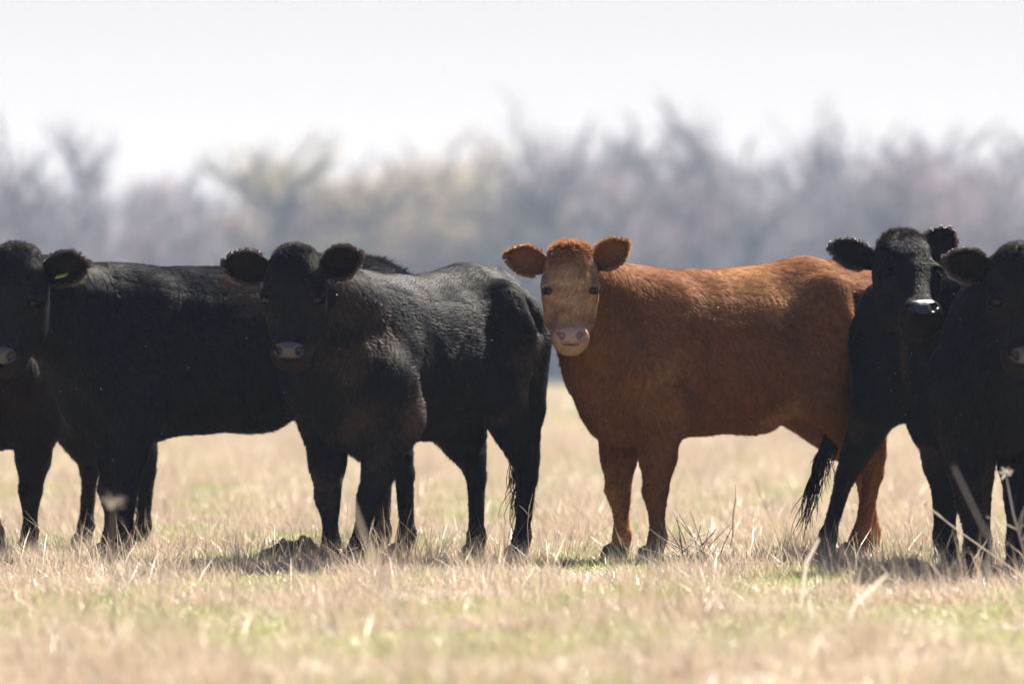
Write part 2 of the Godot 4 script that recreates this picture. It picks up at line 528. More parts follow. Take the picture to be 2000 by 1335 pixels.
	for k in v.size():
		if k < body_count:
			col[k] = coat.lerp(coat2, smoothstep(sp.patch, sp.patch + 0.35, patch_noise.get_noise_3dv(v[k] * 1.6 + Vector3.ONE * S * 13.0)))
		else:
			col[k] = face_colour(head_skin[0][k - body_count], coat, face, sp.lid)
	mesh_node("body", arrays_mesh(v, n, idx, col), sp.skin_mat, root)
	# ---- bare nose, eyes, ears, hooves, tail
	var nose_v := hx * (nose_skin[0] as PackedVector3Array)
	var nose_n := Transform3D(nb, Vector3.ZERO) * (nose_skin[1] as PackedVector3Array)
	mesh_node("nose", arrays_mesh(nose_v, nose_n, nose_skin[2]), sp.nose_mat, root)
	for s in [-1.0, 1.0]:
		var e := SphereMesh.new()
		e.radius = 0.021 * hs; e.height = 0.042 * hs; e.radial_segments = 20; e.rings = 10
		var eye := mesh_node("eye", e, sp.eye_mat, root)
		eye.position = hx * Vector3(s * 0.0885, -0.189, -0.012)
	var buf := PackedFloat32Array()
	var long_buf := PackedFloat32Array()
	var ears: Array = sp.ears        # [[lift deg, back deg, length, breadth], ...] for x < 0, x > 0
	for k in 2:
		var s := -1.0 if k == 0 else 1.0
		var E: Array = ears[k]
		var lift := deg_to_rad(E[0])
		var back := deg_to_rad(E[1])
		var along := Vector3(s * cos(lift) * cos(back), sin(lift), -cos(lift) * sin(back)).normalized()
		var across := Vector3(-sin(lift) * s, cos(lift), 0.12).normalized()
		across = (across - along * across.dot(along)).normalized()
		var ear := ear_surface(Vector3(s * 0.086, -0.085, -0.085), along, across, E[2], E[3])
		var ev := hx * (ear[0] as PackedVector3Array)
		var en := Transform3D(nb, Vector3.ZERO) * (ear[1] as PackedVector3Array)
		var ec := PackedColorArray()
		ec.resize(ev.size())
		ec.fill(coat)
		for q in ev.size() / 2: ec[q] = sp.ear_inside
		mesh_node("ear", arrays_mesh(ev, en, ear[2], ec), sp.ear_mat, root)
		for rp in ear[3]:
			for rep in 8:
				var at: Vector3 = hx * (rp[0] + Vector3(rng.randf_range(-1, 1), rng.randf_range(-1, 1), rng.randf_range(-1, 1)) * 0.006)
				var dr: Vector3 = nb * (rp[1] as Vector3 + Vector3(rng.randf_range(-1, 1), rng.randf_range(-1, 1), rng.randf_range(-1, 1)) * 0.35).normalized()
				put_tuft(long_buf, at, dr, nb * Vector3(0, 0.2, -1), rng.randf_range(0.011, 0.022), rng.randf_range(0.02, 0.03), sp.coat2 * rng.randf_range(0.8, 1.2))
		scatter(buf, ev, en, ear[2], 0, ear[2].size(), 9000.0, func(p: Vector3, nn: Vector3) -> Array: return [nb * along, 0.011, coat * rng.randf_range(0.7, 1.2), 0.014])
	var hoof := hoof_mesh(0.0)
	for k in 4:
		var s := 1.0 if k % 2 == 0 else -1.0
		var f: Array = feet[k]
		var h := mesh_node("hoof", hoof, sp.hoof_mat, root)
		h.position = (Vector3(0.395, 0, s * 0.15) if k < 2 else Vector3(-0.67, 0, s * 0.145)) * SV + Vector3(f[0], 0, f[1]) + Vector3(0, 0.004, 0)
		h.scale = Vector3.ONE * S
	make_tail(sp, root, S, inv)
	if sp.has("tag"):
		var tm := BoxMesh.new()
		tm.size = Vector3(0.04, 0.004, 0.03) * hs
		var t := mesh_node("ear_tag", tm, mat_plain(Color(0.26, 0.27, 0.04), 0.5, 0.4), root)
		t.transform = hx * Transform3D(Basis(Vector3.BACK, 0.25) * Basis(Vector3.RIGHT, 0.35), Vector3(0.165, -0.09, -0.075))
		t.scale = Vector3.ONE
		t.set_meta("label", "small yellow plastic tag in the ear")
	# ---- the coat
	var hinv := hx.affine_inverse()
	scatter(buf, v, n, idx, 0, body_idx, sp.get("density", 9500.0), func(p: Vector3, nn: Vector3) -> Array:
		var q := hinv * p
		if q.z > -0.10 and absf(q.x) < 0.09 and q.y > -0.38 and q.y < 0.0: return []
		var y := p.y / S
		var len := 0.02
		var comb := Vector3(-0.85, -0.55, 0)
		if y < 0.5 and nn.y > -0.6:
			len = lerpf(0.008, 0.018, clampf((y - 0.1) / 0.4, 0, 1))
			comb = Vector3(-0.25, -1.0, 0)
			if p.x < -0.5 * S: comb = Vector3(-0.5, -1, 0)
		elif nn.y < -0.5: len = 0.026; comb = Vector3(-0.8, -0.6, 0)
		elif nn.y > 0.6: len = 0.024; comb = Vector3(-0.8, 0.25, 0)
		if p.x > 0.42 * S and y > 0.55: comb = Vector3(-0.2, -1.0, 0); len = 0.022
		if p.x < -0.5 * S and y > 1.0 and nn.y > 0.3: len = sp.get("rump_hair", 0.036)
		var wob := patch_noise.get_noise_3dv(p * 4.0)
		comb = comb.rotated(nn, wob * 1.2 + rng.randf_range(-0.2, 0.2))
		var c := coat.lerp(coat2, smoothstep(sp.patch, sp.patch + 0.35, patch_noise.get_noise_3dv(p * 1.6 + Vector3.ONE * S * 13.0) + rng.randf_range(-0.12, 0.12)))
		return [comb, len * rng.randf_range(0.75, 1.25), c * rng.randf_range(0.7, 1.3), 0.015, rng.randf_range(0.35, 1.0) if nn.y > 0.3 else rng.randf_range(0.8, 1.7)])
	var fluff: float = sp.get("fluff", 0.62)
	scatter(buf, v, n, idx, body_idx, idx.size(), 26000.0, func(p: Vector3, nn: Vector3) -> Array:
		var q := hinv * p
		var c := face_colour(q, coat, face, sp.lid) * rng.randf_range(0.75, 1.25)
		if q.y < -0.335 and q.z > -0.02: return [nb * Vector3(q.x * 3.0, 0.4, -0.5), 0.004, c, 0.007]
		if Vector2(absf(q.x) - 0.095, (q.y + 0.189) * 1.3).length() < 0.019 and q.z > -0.03: return []
		if q.z < -0.15: return []
		var len := 0.007
		var comb := Vector3(q.x * 4.0, -0.5, -0.3)
		if q.z < -0.06 and q.y < -0.12: len = 0.016; comb = Vector3(0, -0.6, -1)
		elif q.y > -0.13: len = 0.014
		return [nb * comb.rotated(Vector3.BACK, rng.randf_range(-0.5, 0.5)), len * rng.randf_range(0.8, 1.25), c, 0.008])
	# poll hair
	for k in 800:
		var d := Vector3(rng.randf_range(-1, 1), rng.randf_range(-0.25, 1), rng.randf_range(-1, 0.75)).normalized()
		var at := Vector3(0, -0.052, -0.075) + d * Vector3(0.078, 0.064, 0.085)
		if at.y < -0.095: continue
		put_tuft(long_buf, hx * at, nb * (d + Vector3(0, 0.25, 0.1)).normalized(), nb * Vector3(d.x, -0.2, 0.7), rng.randf_range(0.02, 0.044) * fluff * hs, 0.03, coat.lerp(sp.coat2, rng.randf_range(0.0, 0.7)) * rng.randf_range(0.7, 1.3))
	# jaw and chin hair
	for k in 110:
		var s := -1.0 if rng.randf() < 0.5 else 1.0
		var t := rng.randf()
		var at := Vector3(s * lerpf(0.088, 0.045, t), lerpf(-0.21, -0.43, t), lerpf(-0.12, -0.03, t) + rng.randf_range(-0.03, 0.03))
		put_tuft(long_buf, hx * at, nb * Vector3(s, -0.4, -0.35).normalized(), nb * Vector3(0, -0.8, -0.5), rng.randf_range(0.014, 0.03), 0.025, coat.lerp(sp.coat2, rng.randf_range(0.1, 0.7)))
	# tufts along the tail head and withers
	for k in int(sp.get("crest", 60)):
		var t := rng.randf()
		var at := Vector3(lerpf(-0.80, -0.5, t), lerpf(1.06, 1.15, minf(1.0, t * 2.2)), rng.randf_range(-0.05, 0.05)) * S
		put_tuft(long_buf, at, Vector3(-0.25, 1, rng.randf_range(-0.3, 0.3)).normalized(), Vector3(-1, 0, 0), rng.randf_range(0.03, 0.055) * sp.get("crest_len", 1.0), 0.04, coat * rng.randf_range(0.8, 1.3))
	var seeds := PackedFloat32Array()
	scatter(seeds, v, n, idx, 0, body_idx, 14.0, func(p: Vector3, nn: Vector3) -> Array:
		return [Vector3(rng.randf_range(-1, 1), rng.randf_range(-1, 1), 0.2), rng.randf_range(0.006, 0.012), Color(0.5, 0.44, 0.36) * rng.randf_range(0.5, 1.2), 0.006])
	for k in range(3, seeds.size(), 16):      # they ride on the hair tips
		var side := 1.0 if seeds[k + 8] > 0.0 else -1.0
		seeds[k + 8] += side * 0.012
	hair_node("grass_seeds", seeds, seed_mesh, sp.long_mat, root)
	hair_node("coat", buf, tuft_mesh, sp.hair_mat, root)
	hair_node("long_hair", long_buf, long_tuft, sp.long_mat, root)
	return root

func face_colour(q: Vector3, coat: Color, face: Color, lid: Color) -> Color:
	# dark skin round the eyes, a paler bridge of the nose, mottled elsewhere
	var c := coat.lerp(face, clampf(0.75 + patch_noise.get_noise_3dv(q * 14.0) * 0.9, 0.2, 1.0))
	if q.y > -0.08 + 0.05 * patch_noise.get_noise_3dv(q * 20.0):
		c = coat.lerp(face, clampf(0.3 + patch_noise.get_noise_3dv(q * 9.0), 0.0, 1.0))
	if q.y < -0.335: c = c.lerp(Color(c.g * 1.35, c.g * 0.95, c.g * 0.75), 0.5)
	var e := Vector2(absf(q.x) - 0.095, (q.y + 0.189) * 1.3).length()
	if e < 0.024 and q.z > -0.05: c = lid
	return c

func scatter(buf: PackedFloat32Array, v: PackedVector3Array, n: PackedVector3Array, idx: PackedInt32Array, from: int, to: int, density: float, how: Callable) -> void:
	for t in range(from, to, 3):
		var a := v[idx[t]]
		var b := v[idx[t + 1]]
		var c := v[idx[t + 2]]
		var want := (b - a).cross(c - a).length() * 0.5 * density
		var cnt := int(want)
		if rng.randf() < want - cnt: cnt += 1
		for k in cnt:
			var r1 := rng.randf()
			var r2 := rng.randf()
			if r1 + r2 > 1.0:
				r1 = 1.0 - r1; r2 = 1.0 - r2
			var p := a + (b - a) * r1 + (c - a) * r2
			var nn := (n[idx[t]] * (1.0 - r1 - r2) + n[idx[t + 1]] * r1 + n[idx[t + 2]] * r2).normalized()
			var got: Array = how.call(p, nn)
			if got.is_empty(): continue
			put_tuft(buf, p, nn, got[0], got[1], got[3], got[2], got[4] if got.size() > 4 else 1.0)

func make_tail(sp: Dictionary, root: Node3D, S: float, inv: Transform3D) -> void:
	var pts := PackedVector3Array()
	var given: Array = sp.get("tail", [Vector3(-0.78, 1.06, 0), Vector3(-0.87, 1.0, 0), Vector3(-0.9, 0.85, 0.01), Vector3(-0.89, 0.65, 0.02), Vector3(-0.88, 0.45, 0.02)])
	var curve := Curve3D.new()
	for k in given.size():
		var p: Vector3 = given[k] * S
		var tan := Vector3.ZERO
		if k > 0 and k < given.size() - 1: tan = (given[k + 1] - given[k - 1]) * S / 6.0
		curve.add_point(p, -tan, tan)
	var L := curve.get_baked_length()
	var rad := PackedFloat32Array()
	for k in 13:
		pts.append(curve.sample_baked(L * k / 12.0))
		rad.append(lerpf(0.036, 0.013, k / 12.0) * S)
	var soup := Soup.new()
	soup.tube(pts, rad, 8, sp.coat)
	var tail := mesh_node("tail", soup.mesh(), sp.skin_mat, root)
	# the switch: curling strands at the end
	var sw := Soup.new()
	var end := pts[12]
	var dir := (pts[12] - pts[10]).normalized()
	var droop: Vector3 = sp.get("switch", Vector3(0, -0.32, 0))
	for k in 120:
		var start := pts[12 - (k % 6)] + Vector3(rng.randf_range(-1, 1), rng.randf_range(-1, 1), rng.randf_range(-1, 1)) * 0.012
		var curl := rng.randf_range(0.012, 0.03)
		var ph := rng.randf() * TAU
		var ln := rng.randf_range(0.55, 1.05)
		var sp_pts := PackedVector3Array()
		var sp_rad := PackedFloat32Array()
		var spread := Vector3(rng.randf_range(-1, 1), rng.randf_range(-0.4, 0.4), rng.randf_range(-1, 1)) * 0.04
		for q in 9:
			var t := q / 8.0
			sp_pts.append(start + dir * 0.06 * t + (droop * ln + spread) * t + Vector3(sin(ph + t * 7.0), 0, cos(ph + t * 6.0)) * curl * t)
			sp_rad.append(lerpf(0.0045, 0.0011, t))
		sw.tube(sp_pts, sp_rad, 3, sp.coat * rng.randf_range(0.7, 1.4))
	mesh_node("tail_switch", sw.mesh(), sp.hair_mat, tail)
	var tb := PackedFloat32Array()
	for k in 260:
		var t := rng.randf()
		var i0 := mini(11, int(t * 12.0))
		var q := pts[i0].lerp(pts[i0 + 1], t * 12.0 - i0)
		var ax := (pts[i0 + 1] - pts[i0]).normalized()
		var o := ax.cross(Vector3(rng.randf_range(-1, 1), rng.randf_range(-1, 1), rng.randf_range(-1, 1))).normalized()
		put_tuft(tb, q + o * lerpf(0.034, 0.011, t) * S, o, ax, 0.03, 0.02, sp.coat * rng.randf_range(0.7, 1.3))
	hair_node("tail_hair", tb, tuft_mesh, sp.hair_mat, tail)

# ---------------------------------------------------------------- pasture

func ground_height(x: float, z: float) -> float:
	var d := Vector2(x, z).length()
	var k := clampf((absf(-z - 23.0) - 2.5) / 6.0, 0.0, 1.0)     # level where the animals stand
	return noise.get_noise_2d(x * 9.0, z * 9.0) * 0.05 * k + noise.get_noise_2d(x * 1.1, z * 1.1 + 70.0) * 0.25 * clampf((d - 40.0) / 80.0, 0.0, 1.0)

func make_ground() -> void:
	var xs := PackedFloat32Array()
	var zs := PackedFloat32Array()
	var x := 0.0
	var step := 0.5
	while x < 900.0:
		xs.append(x)
		if x > 0.0: xs.insert(0, -x)
		x += step
		if x > 8.0: step *= 1.16
	var z := 40.0
	step = 6.0
	while z > -1500.0:
		zs.append(z)
		if z < -8.0 and z > -70.0: step = 0.6
		elif z <= -70.0: step *= 1.12
		z -= step
	var v := PackedVector3Array()
	var n := PackedVector3Array()
	var idx := PackedInt32Array()
	for a in zs:
		for b in xs:
			v.append(Vector3(b, ground_height(b, a), a))
			n.append(Vector3(ground_height(b - 0.2, a) - ground_height(b + 0.2, a), 0.4, ground_height(b, a - 0.2) - ground_height(b, a + 0.2)).normalized())
	var w := xs.size()
	for r in zs.size() - 1:
		for c in w - 1:
			var k := r * w + c
			idx.append_array([k, k + w + 1, k + 1, k, k + w, k + w + 1])
	var m := StandardMaterial3D.new()
	m.roughness = 0.95
	m.metallic_specular = 0.2
	var nt := NoiseTexture2D.new()
	nt.width = 1024; nt.height = 1024; nt.seamless = true
	var fn := FastNoiseLite.new()
	fn.seed = 3; fn.frequency = 0.02; fn.fractal_octaves = 5
	nt.noise = fn
	var g := Gradient.new()
	g.offsets = PackedFloat32Array([0.0, 0.35, 0.55, 0.75, 1.0])
	g.colors = PackedColorArray([Color(0.09, 0.065, 0.045).linear_to_srgb(), Color(0.15, 0.115, 0.08).linear_to_srgb(), Color(0.21, 0.17, 0.125).linear_to_srgb(), Color(0.17, 0.16, 0.09).linear_to_srgb(), Color(0.26, 0.22, 0.165).linear_to_srgb()])
	nt.color_ramp = g
	m.albedo_texture = nt
	m.uv1_triplanar = true
	m.uv1_world_triplanar = true
	m.uv1_scale = Vector3.ONE * 0.22
	var o := mesh_node("ground", arrays_mesh(v, n, idx), m, self)
	tag(o, "dry winter pasture of straw coloured soil and thatch", "ground", "", "structure")

func grass_mesh(seed_: int, blades: int, spread: float, lo: float, hi: float, w: float, droop: float) -> ArrayMesh:
	var r := RandomNumberGenerator.new()
	r.seed = seed_
	var s := Soup.new()
	for k in blades:
		var ang := r.randf() * TAU
		var p := Vector3(cos(ang), 0, sin(ang)) * spread * sqrt(r.randf()) + Vector3(0, -0.01, 0)
		var h := r.randf_range(lo, hi)
		var lean := Vector3(r.randf_range(-1, 1), 0, r.randf_range(-1, 1)) * h * r.randf_range(0.1, 0.8)
		var dir := Vector3(lean.x, h, lean.z)
		var side := Vector3(cos(ang * 3.1), r.randf_range(-0.2, 0.2), sin(ang * 3.1)).normalized()
		s.blade(p, dir, side, w * r.randf_range(0.6, 1.3), lean * droop + Vector3(0, -h * droop * 0.45 * r.randf(), 0), Color(1, 1, 1) * r.randf_range(0.6, 1.15))
	return s.mesh()

func instanced(called: String, buf: PackedFloat32Array, m: Mesh, mat: Material, label: String, category: String) -> void:
	var mm := MultiMesh.new()
	mm.transform_format = MultiMesh.TRANSFORM_3D
	mm.use_colors = true
	mm.mesh = m
	mm.instance_count = buf.size() / 16
	mm.buffer = buf
	var o := MultiMeshInstance3D.new()
	o.name = numbered(called)
	o.multimesh = mm
	o.material_override = mat
	add_child(o, true)
	tag(o, label, category, "", "stuff")

func put_plant(buf: PackedFloat32Array, p: Vector3, sc: float, sy: float, col: Color) -> void:
	var a := rng.randf() * TAU
	var c := cos(a) * sc
	var s := sin(a) * sc
	buf.append_array([c, 0.0, s, p.x, 0.0, sy, 0.0, p.y, -s, 0.0, c, p.z, col.r, col.g, col.b, 1.0])

func make_grass() -> void:
	var mat := mat_vertex(0.42, 0.5, 0.75)
	var dry := [grass_mesh(11, 26, 0.07, 0.025, 0.08, 0.003, 0.9), grass_mesh(12, 28, 0.085, 0.012, 0.05, 0.0034, 1.8), grass_mesh(13, 13, 0.05, 0.06, 0.16, 0.0022, 0.5)]
	var green := grass_mesh(21, 24, 0.05, 0.02, 0.06, 0.0032, 0.7)
	var far := grass_mesh(31, 30, 0.45, 0.08, 0.28, 0.016, 0.6)
	var bufs := [PackedFloat32Array(), PackedFloat32Array(), PackedFloat32Array()]
	var gbuf := PackedFloat32Array()
	var fbuf := PackedFloat32Array()
	var straw := [Color(0.405, 0.345, 0.265), Color(0.385, 0.30, 0.225), Color(0.45, 0.405, 0.33), Color(0.34, 0.255, 0.19), Color(0.415, 0.365, 0.255)]
	var d := 11.5
	while d < 75.0:
		var near := d < 31.0
		var dens := 330.0 if near else 330.0 * pow(31.0 / d, 1.55)
		var step := 0.25 if near else 1.0
		var half := 0.09 * d + 1.1
		var cnt := int(dens * step * half * 2.0)
		var grow := 1.0 if near else pow(d / 31.0, 0.6)
		for k in cnt:
			var x := rng.randf_range(-half, half)
			var z := -(d + rng.randf() * step)
			var y := ground_height(x, z)
			var pn := noise.get_noise_2d(x * 22.0, z * 22.0)
			var pg := noise.get_noise_2d(x * 14.0 + 300.0, z * 7.0)
			var c: Color = straw[rng.randi() % 5].lerp(straw[1], clampf(pn * 2.0, 0.0, 0.7)) * rng.randf_range(0.8, 1.15)
			pg += 0.2 * clampf((18.5 - d) / 3.0, 0.0, 1.0) + 0.06
			var green_here := pg > 0.07 and rng.randf() < clampf((pg - 0.02) * 2.6, 0.0, 0.66)
			if green_here and rng.randf() < 0.5:
				put_plant(bufs[1], Vector3(x + 0.03, y, z), 1.0 * grow, 0.9 * grow, c)
			if green_here:
				put_plant(gbuf, Vector3(x, y, z), rng.randf_range(0.8, 1.3) * grow, rng.randf_range(0.7, 1.25) * grow, Color(0.21, 0.29, 0.075).lerp(Color(0.35, 0.36, 0.14), rng.randf()) * rng.randf_range(0.8, 1.2))
			else:
				var kind := 0 if rng.randf() < 0.42 else 1
				if rng.randf() < 0.17 and pn > -0.05: kind = 2
				var tall := 0.6 + 0.95 * clampf(pn * 1.9 + 0.4, 0.0, 1.0)
				put_plant(bufs[kind], Vector3(x, y, z), rng.randf_range(0.8, 1.3) * grow, tall * rng.randf_range(0.8, 1.35) * grow, c)
		d += step
	while d < 410.0:
		var step := d * 0.03
		var half := 0.09 * d + 3.0
		var cnt := int(420.0 / d * step * half * 2.0 * 1.6)
		for k in cnt:
			var x := rng.randf_range(-half, half)
			var z := -(d + rng.randf() * step)
			var pn := noise.get_noise_2d(x * 4.0, z * 2.0)
			var c: Color = straw[rng.randi() % 5].lerp(Color(0.44, 0.42, 0.2), clampf(pn * 2.0, 0.0, 0.5)) * rng.randf_range(0.75, 1.15)
			put_plant(fbuf, Vector3(x, ground_height(x, z), z), rng.randf_range(0.8, 1.5), rng.randf_range(0.6, 1.3) * (1.0 + maxf(pn, 0.0)), c)
		d += step
	instanced("dry_grass", bufs[0], dry[0], mat, "short upright straw coloured dry grass all over the pasture", "grass")
	instanced("matted_grass", bufs[1], dry[1], mat, "matted bent dead grass lying close to the ground", "grass")
	instanced("tall_grass", bufs[2], dry[2], mat, "taller thin dry grass stalks scattered through the pasture", "grass")
	instanced("green_grass", gbuf, green, mat, "fresh green grass shoots in patches between the dry grass", "grass")
	instanced("distant_grass", fbuf, far, mat, "blurred pale dry grass stretching to the far tree line", "grass")

# ---------------------------------------------------------------- far wood

func grow_branch(wood: Soup, twigs: Soup, r: RandomNumberGenerator, p: Vector3, dir: Vector3, length: float, rad: float, level: int, top: int, spread: float) -> void:
	var pts := PackedVector3Array()
	var rads := PackedFloat32Array()
	var q := p
	var d := dir
	var segs := 5
	for k in segs + 1:
		pts.append(q)
		rads.append(lerpf(rad, rad * 0.55, float(k) / segs))
		d = (d + Vector3(r.randf_range(-1, 1), r.randf_range(-0.5, 0.55), r.randf_range(-1, 1)) * 0.2).normalized()
		q += d * length / segs
	if level < top: wood.tube(pts, rads, 5, Color(1, 1, 1) * r.randf_range(0.8, 1.1))
	else:
		for k in 3:
			var side := d.cross(Vector3(r.randf_range(-1, 1), r.randf_range(-1, 1), r.randf_range(-1, 1))).normalized()
			var st := pts[r.randi() % 5]
			twigs.blade(st, (d + Vector3(r.randf_range(-1, 1), r.randf_range(-0.9, 0.7), r.randf_range(-1, 1)) * 1.4).normalized() * length * r.randf_range(0.6, 1.3), side, 0.0075, Vector3.ZERO, Color(1, 1, 1) * r.randf_range(0.75, 1.2))
		return
	var kids := 4 if level < 2 else 3
	for k in kids:
		var t := r.randf_range(0.45 if level == 0 else 0.25, 1.0)
		var at := pts[int(t * segs)]
		var out := Vector3(r.randf_range(-1, 1), r.randf_range(-0.1, 0.5), r.randf_range(-1, 1)).normalized()
		var nd := (d * 0.7 + out * spread * 1.25 + Vector3(0, 0.12, 0)).normalized()
		grow_branch(wood, twigs, r, at, nd, length * r.randf_range(0.5, 0.78), rad * r.randf_range(0.5, 0.7), level + 1, top, spread)
	grow_branch(wood, twigs, r, pts[segs], (d + Vector3(r.randf_range(-1, 1), 0.1, r.randf_range(-1, 1)) * spread * 0.8).normalized(), length * 0.62, rad * 0.6, level + 1, top, spread)

func make_trees() -> void:
	var bark := mat_plain(Color(0.075, 0.065, 0.062), 0.9, 0.2)
	var tints := {
		"grey": mat_tint(Color(0.34, 0.30, 0.31)), "mauve": mat_tint(Color(0.42, 0.29, 0.29)), "ochre": mat_tint(Color(0.48, 0.35, 0.2)), "olive": mat_tint(Color(0.46, 0.43, 0.2)), "pale": mat_tint(Color(0.32, 0.29, 0.30))}
	# three grown forms; each tree in the row is a thing of its own with a trunk and a crown of twigs
	var forms := []
	for f in 4:
		var r := RandomNumberGenerator.new()
		r.seed = 40 + f
		var wood := Soup.new()
		var twigs := Soup.new()
		grow_branch(wood, twigs, r, Vector3(0, -0.1, 0), Vector3(r.randf_range(-0.1, 0.1), 1, 0), [3.2, 3.8, 3.0, 4.2][f], [0.17, 0.18, 0.2, 0.16][f], 0, [5, 5, 5, 4][f], [0.85, 0.7, 1.0, 0.8][f])
		var top := 0.0
		var ys := []
		for k in range(0, twigs.v.size(), 7): ys.append(twigs.v[k].y)
		ys.sort()
		top = ys[int(ys.size() * 0.97)]
		forms.append([wood.mesh(), twigs.mesh(), top])
	# [u, v of the top, distance, form, width factor, tint, label]
	var rows := [
		[105, 238, 412, 3, 0.9, "pale", "tall bare tree with a forked open crown above the low brush"],
		[222, 246, 416, 1, 0.6, "pale", "tall bare tree with upright limbs beside the forked one"],
		[1092, 208, 420, 3, 0.55, "pale", "thin bare tree whose single spire rises above the wood"],
		[1472, 215, 420, 1, 0.6, "pale", "narrow dark bare tree standing above its neighbours"],
		[1535, 218, 440, 3, 0.55, "pale", "faint slender bare tree next to the narrow dark one"],
		[985, 340, 405, 0, 1.1, "olive", "low yellow green tree still in thin leaf"],
		[625, 300, 408, 2, 1.1, "olive", "rounded olive tinged tree at the edge of the wood"],
		[1130, 300, 400, 2, 0.9, "grey", "dark bare tree with a leaning trunk at the wood's edge"],
	]
	var mass := "bare grey brown tree in the far wood"
	var tops := [[-60, 330], [10, 345], [60, 350], [150, 345], [285, 352], [345, 345], [400, 335], [455, 312], [505, 288], [560, 270], [600, 268], [670, 285], [720, 305], [770, 322], [820, 305], [870, 288], [925, 264], [975, 276], [1030, 298], [1075, 280], [1150, 245], [1205, 242], [1255, 246], [1305, 250], [1350, 288], [1400, 300], [1440, 290], [1500, 300], [1560, 290], [1600, 268], [1655, 255], [1705, 246], [1755, 248], [1800, 272], [1845, 256], [1895, 248], [1950, 250], [2010, 256], [2070, 262]]
	var kinds := ["grey", "mauve", "pale", "grey"]
	var n := 0
	for t in tops:
		if n % 2 == 1 and t[1] < 330:
			n += 1
			rows.append([t[0], t[1] + rng.randf_range(60, 110), rng.randf_range(402, 425), (n * 5) % 3, rng.randf_range(0.75, 1.0), "ochre" if t[0] > 540 and t[0] < 1060 else kinds[n % 4], ""])
			continue
		var tint: String = kinds[n % 4]
		var u: float = t[0]
		if u > 540 and u < 1060 and n % 3 != 0: tint = "ochre"
		rows.append([u, t[1] + 22.0 + rng.randf_range(-14, 14), rng.randf_range(425, 480), [0, 1, 2, 0][(n * 7) % 4], rng.randf_range(0.9, 1.2), tint, ""])
		rows.append([u + rng.randf_range(10, 40), t[1] + rng.randf_range(75, 150), rng.randf_range(402, 425), [2, 0, 1][(n * 5) % 3], rng.randf_range(0.75, 1.0), "ochre" if u > 540 and u < 1060 else kinds[(n + 1) % 4], ""])
		n += 1
	for w in rows:
		var d: float = w[2]
		var p := px(w[0], 0, d)
		var g := ground_height(p.x, p.z)
		var high := px(w[0], w[1], d).y - g
		var form: Array = forms[w[3]]
		var o := Node3D.new()
		o.name = numbered("bare_tree")
		add_child(o)
		var k: float = high / form[2]
		o.position = Vector3(p.x, g - 0.05, p.z)
		o.rotation.y = rng.randf() * TAU
		o.scale = Vector3(k * w[4], k, k * w[4])
		mesh_node("trunk", form[0], bark, o)
		mesh_node("crown", form[1], tints[w[5]], o)
		if w[6] != "": tag(o, w[6], "tree", "")
		else:
			var lab: String = {"grey": "bare grey tree in the far wood", "mauve": "bare mauve tinged tree in the far wood", "pale": "bare pale tree in the far wood", "ochre": "bare ochre tinged tree in the far wood", "olive": "olive tree in the far wood"}[w[5]]
			tag(o, lab, "tree", lab.replace("tree", "trees"))
	# thickets of brush and saplings below and behind
	var r2 := RandomNumberGenerator.new()
	r2.seed = 77
	var s := Soup.new()
	for k in 110:
		var p := Vector3(r2.randf_range(-1.2, 1.2), 0, r2.randf_range(-1.2, 1.2))
		var h := r2.randf_range(2.0, 5.5)
		var side := Vector3(r2.randf_range(-1, 1), 0, r2.randf_range(-1, 1)).normalized()
		s.blade(p + Vector3(0, r2.randf_range(0, 2.0), 0), Vector3(r2.randf_range(-2.2, 2.2), h * 0.8, r2.randf_range(-2.2, 2.2)), side, r2.randf_range(0.03, 0.07), Vector3(r2.randf_range(-0.5, 0.5), 0, r2.randf_range(-0.5, 0.5)), Color(1, 1, 1) * r2.randf_range(0.7, 1.2))
	for k in 420:      # dry leaves and buds
		var p := Vector3(r2.randf_range(-1.5, 1.5), r2.randf_range(0.6, 6.6), r2.randf_range(-1.5, 1.5))
		var d := Vector3(r2.randf_range(-1, 1), r2.randf_range(-1, 1), r2.randf_range(-1, 1)).normalized() * 0.16
		s.blade(p, d, d.cross(Vector3(r2.randf_range(-1, 1), 0.3, r2.randf_range(-1, 1))).normalized(), 0.11, Vector3.ZERO, Color(1, 1, 1) * r2.randf_range(0.7, 1.3))
	for k in 5:
		var p := Vector3(r2.randf_range(-1.1, 1.1), 0, r2.randf_range(-1.1, 1.1))
		var q := p + Vector3(r2.randf_range(-0.7, 0.7), 5.5, r2.randf_range(-0.7, 0.7))
		s.tube(PackedVector3Array([p, p.lerp(q, 0.5) + Vector3(0.1, 0, 0), q]), PackedFloat32Array([0.07, 0.05, 0.02]), 5, Color(0.4, 0.38, 0.38))
	var buf := PackedFloat32Array()
	for k in 1000:
		var d := rng.randf_range(398, 500)
		var x := rng.randf_range(-1, 1) * (0.09 * d + 6.0)
		var pn := noise.get_noise_2d(x * 3.0, d)
		var c := Color(0.33, 0.27, 0.265).lerp(Color(0.44, 0.28, 0.27), clampf(0.5 + noise.get_noise_2d(x * 2.0 + 40.0, 9.0) * 2.0, 0.0, 1.0))
		if absf(x + 8.0) < 11.0: c = c.lerp(Color(0.48, 0.36, 0.20), rng.randf_range(0.3, 1.0))
		put_plant(buf, Vector3(x, ground_height(x, -d), -d), rng.randf_range(0.9, 1.5), rng.randf_range(0.6, 1.15) * (1.0 + (d - 398.0) / 200.0), c * rng.randf_range(0.45, 1.25))
	instanced("brush", buf, s.mesh(), mat_vertex(0.9, 0.2, 0.7), "mauve grey thicket of saplings and brush under the far trees", "brush")

func mat_tint(c: Color) -> StandardMaterial3D:
	var m := mat_vertex(0.9, 0.2, 0.7)
	m.albedo_color = c.linear_to_srgb()
	return m

# ---------------------------------------------------------------- the scene

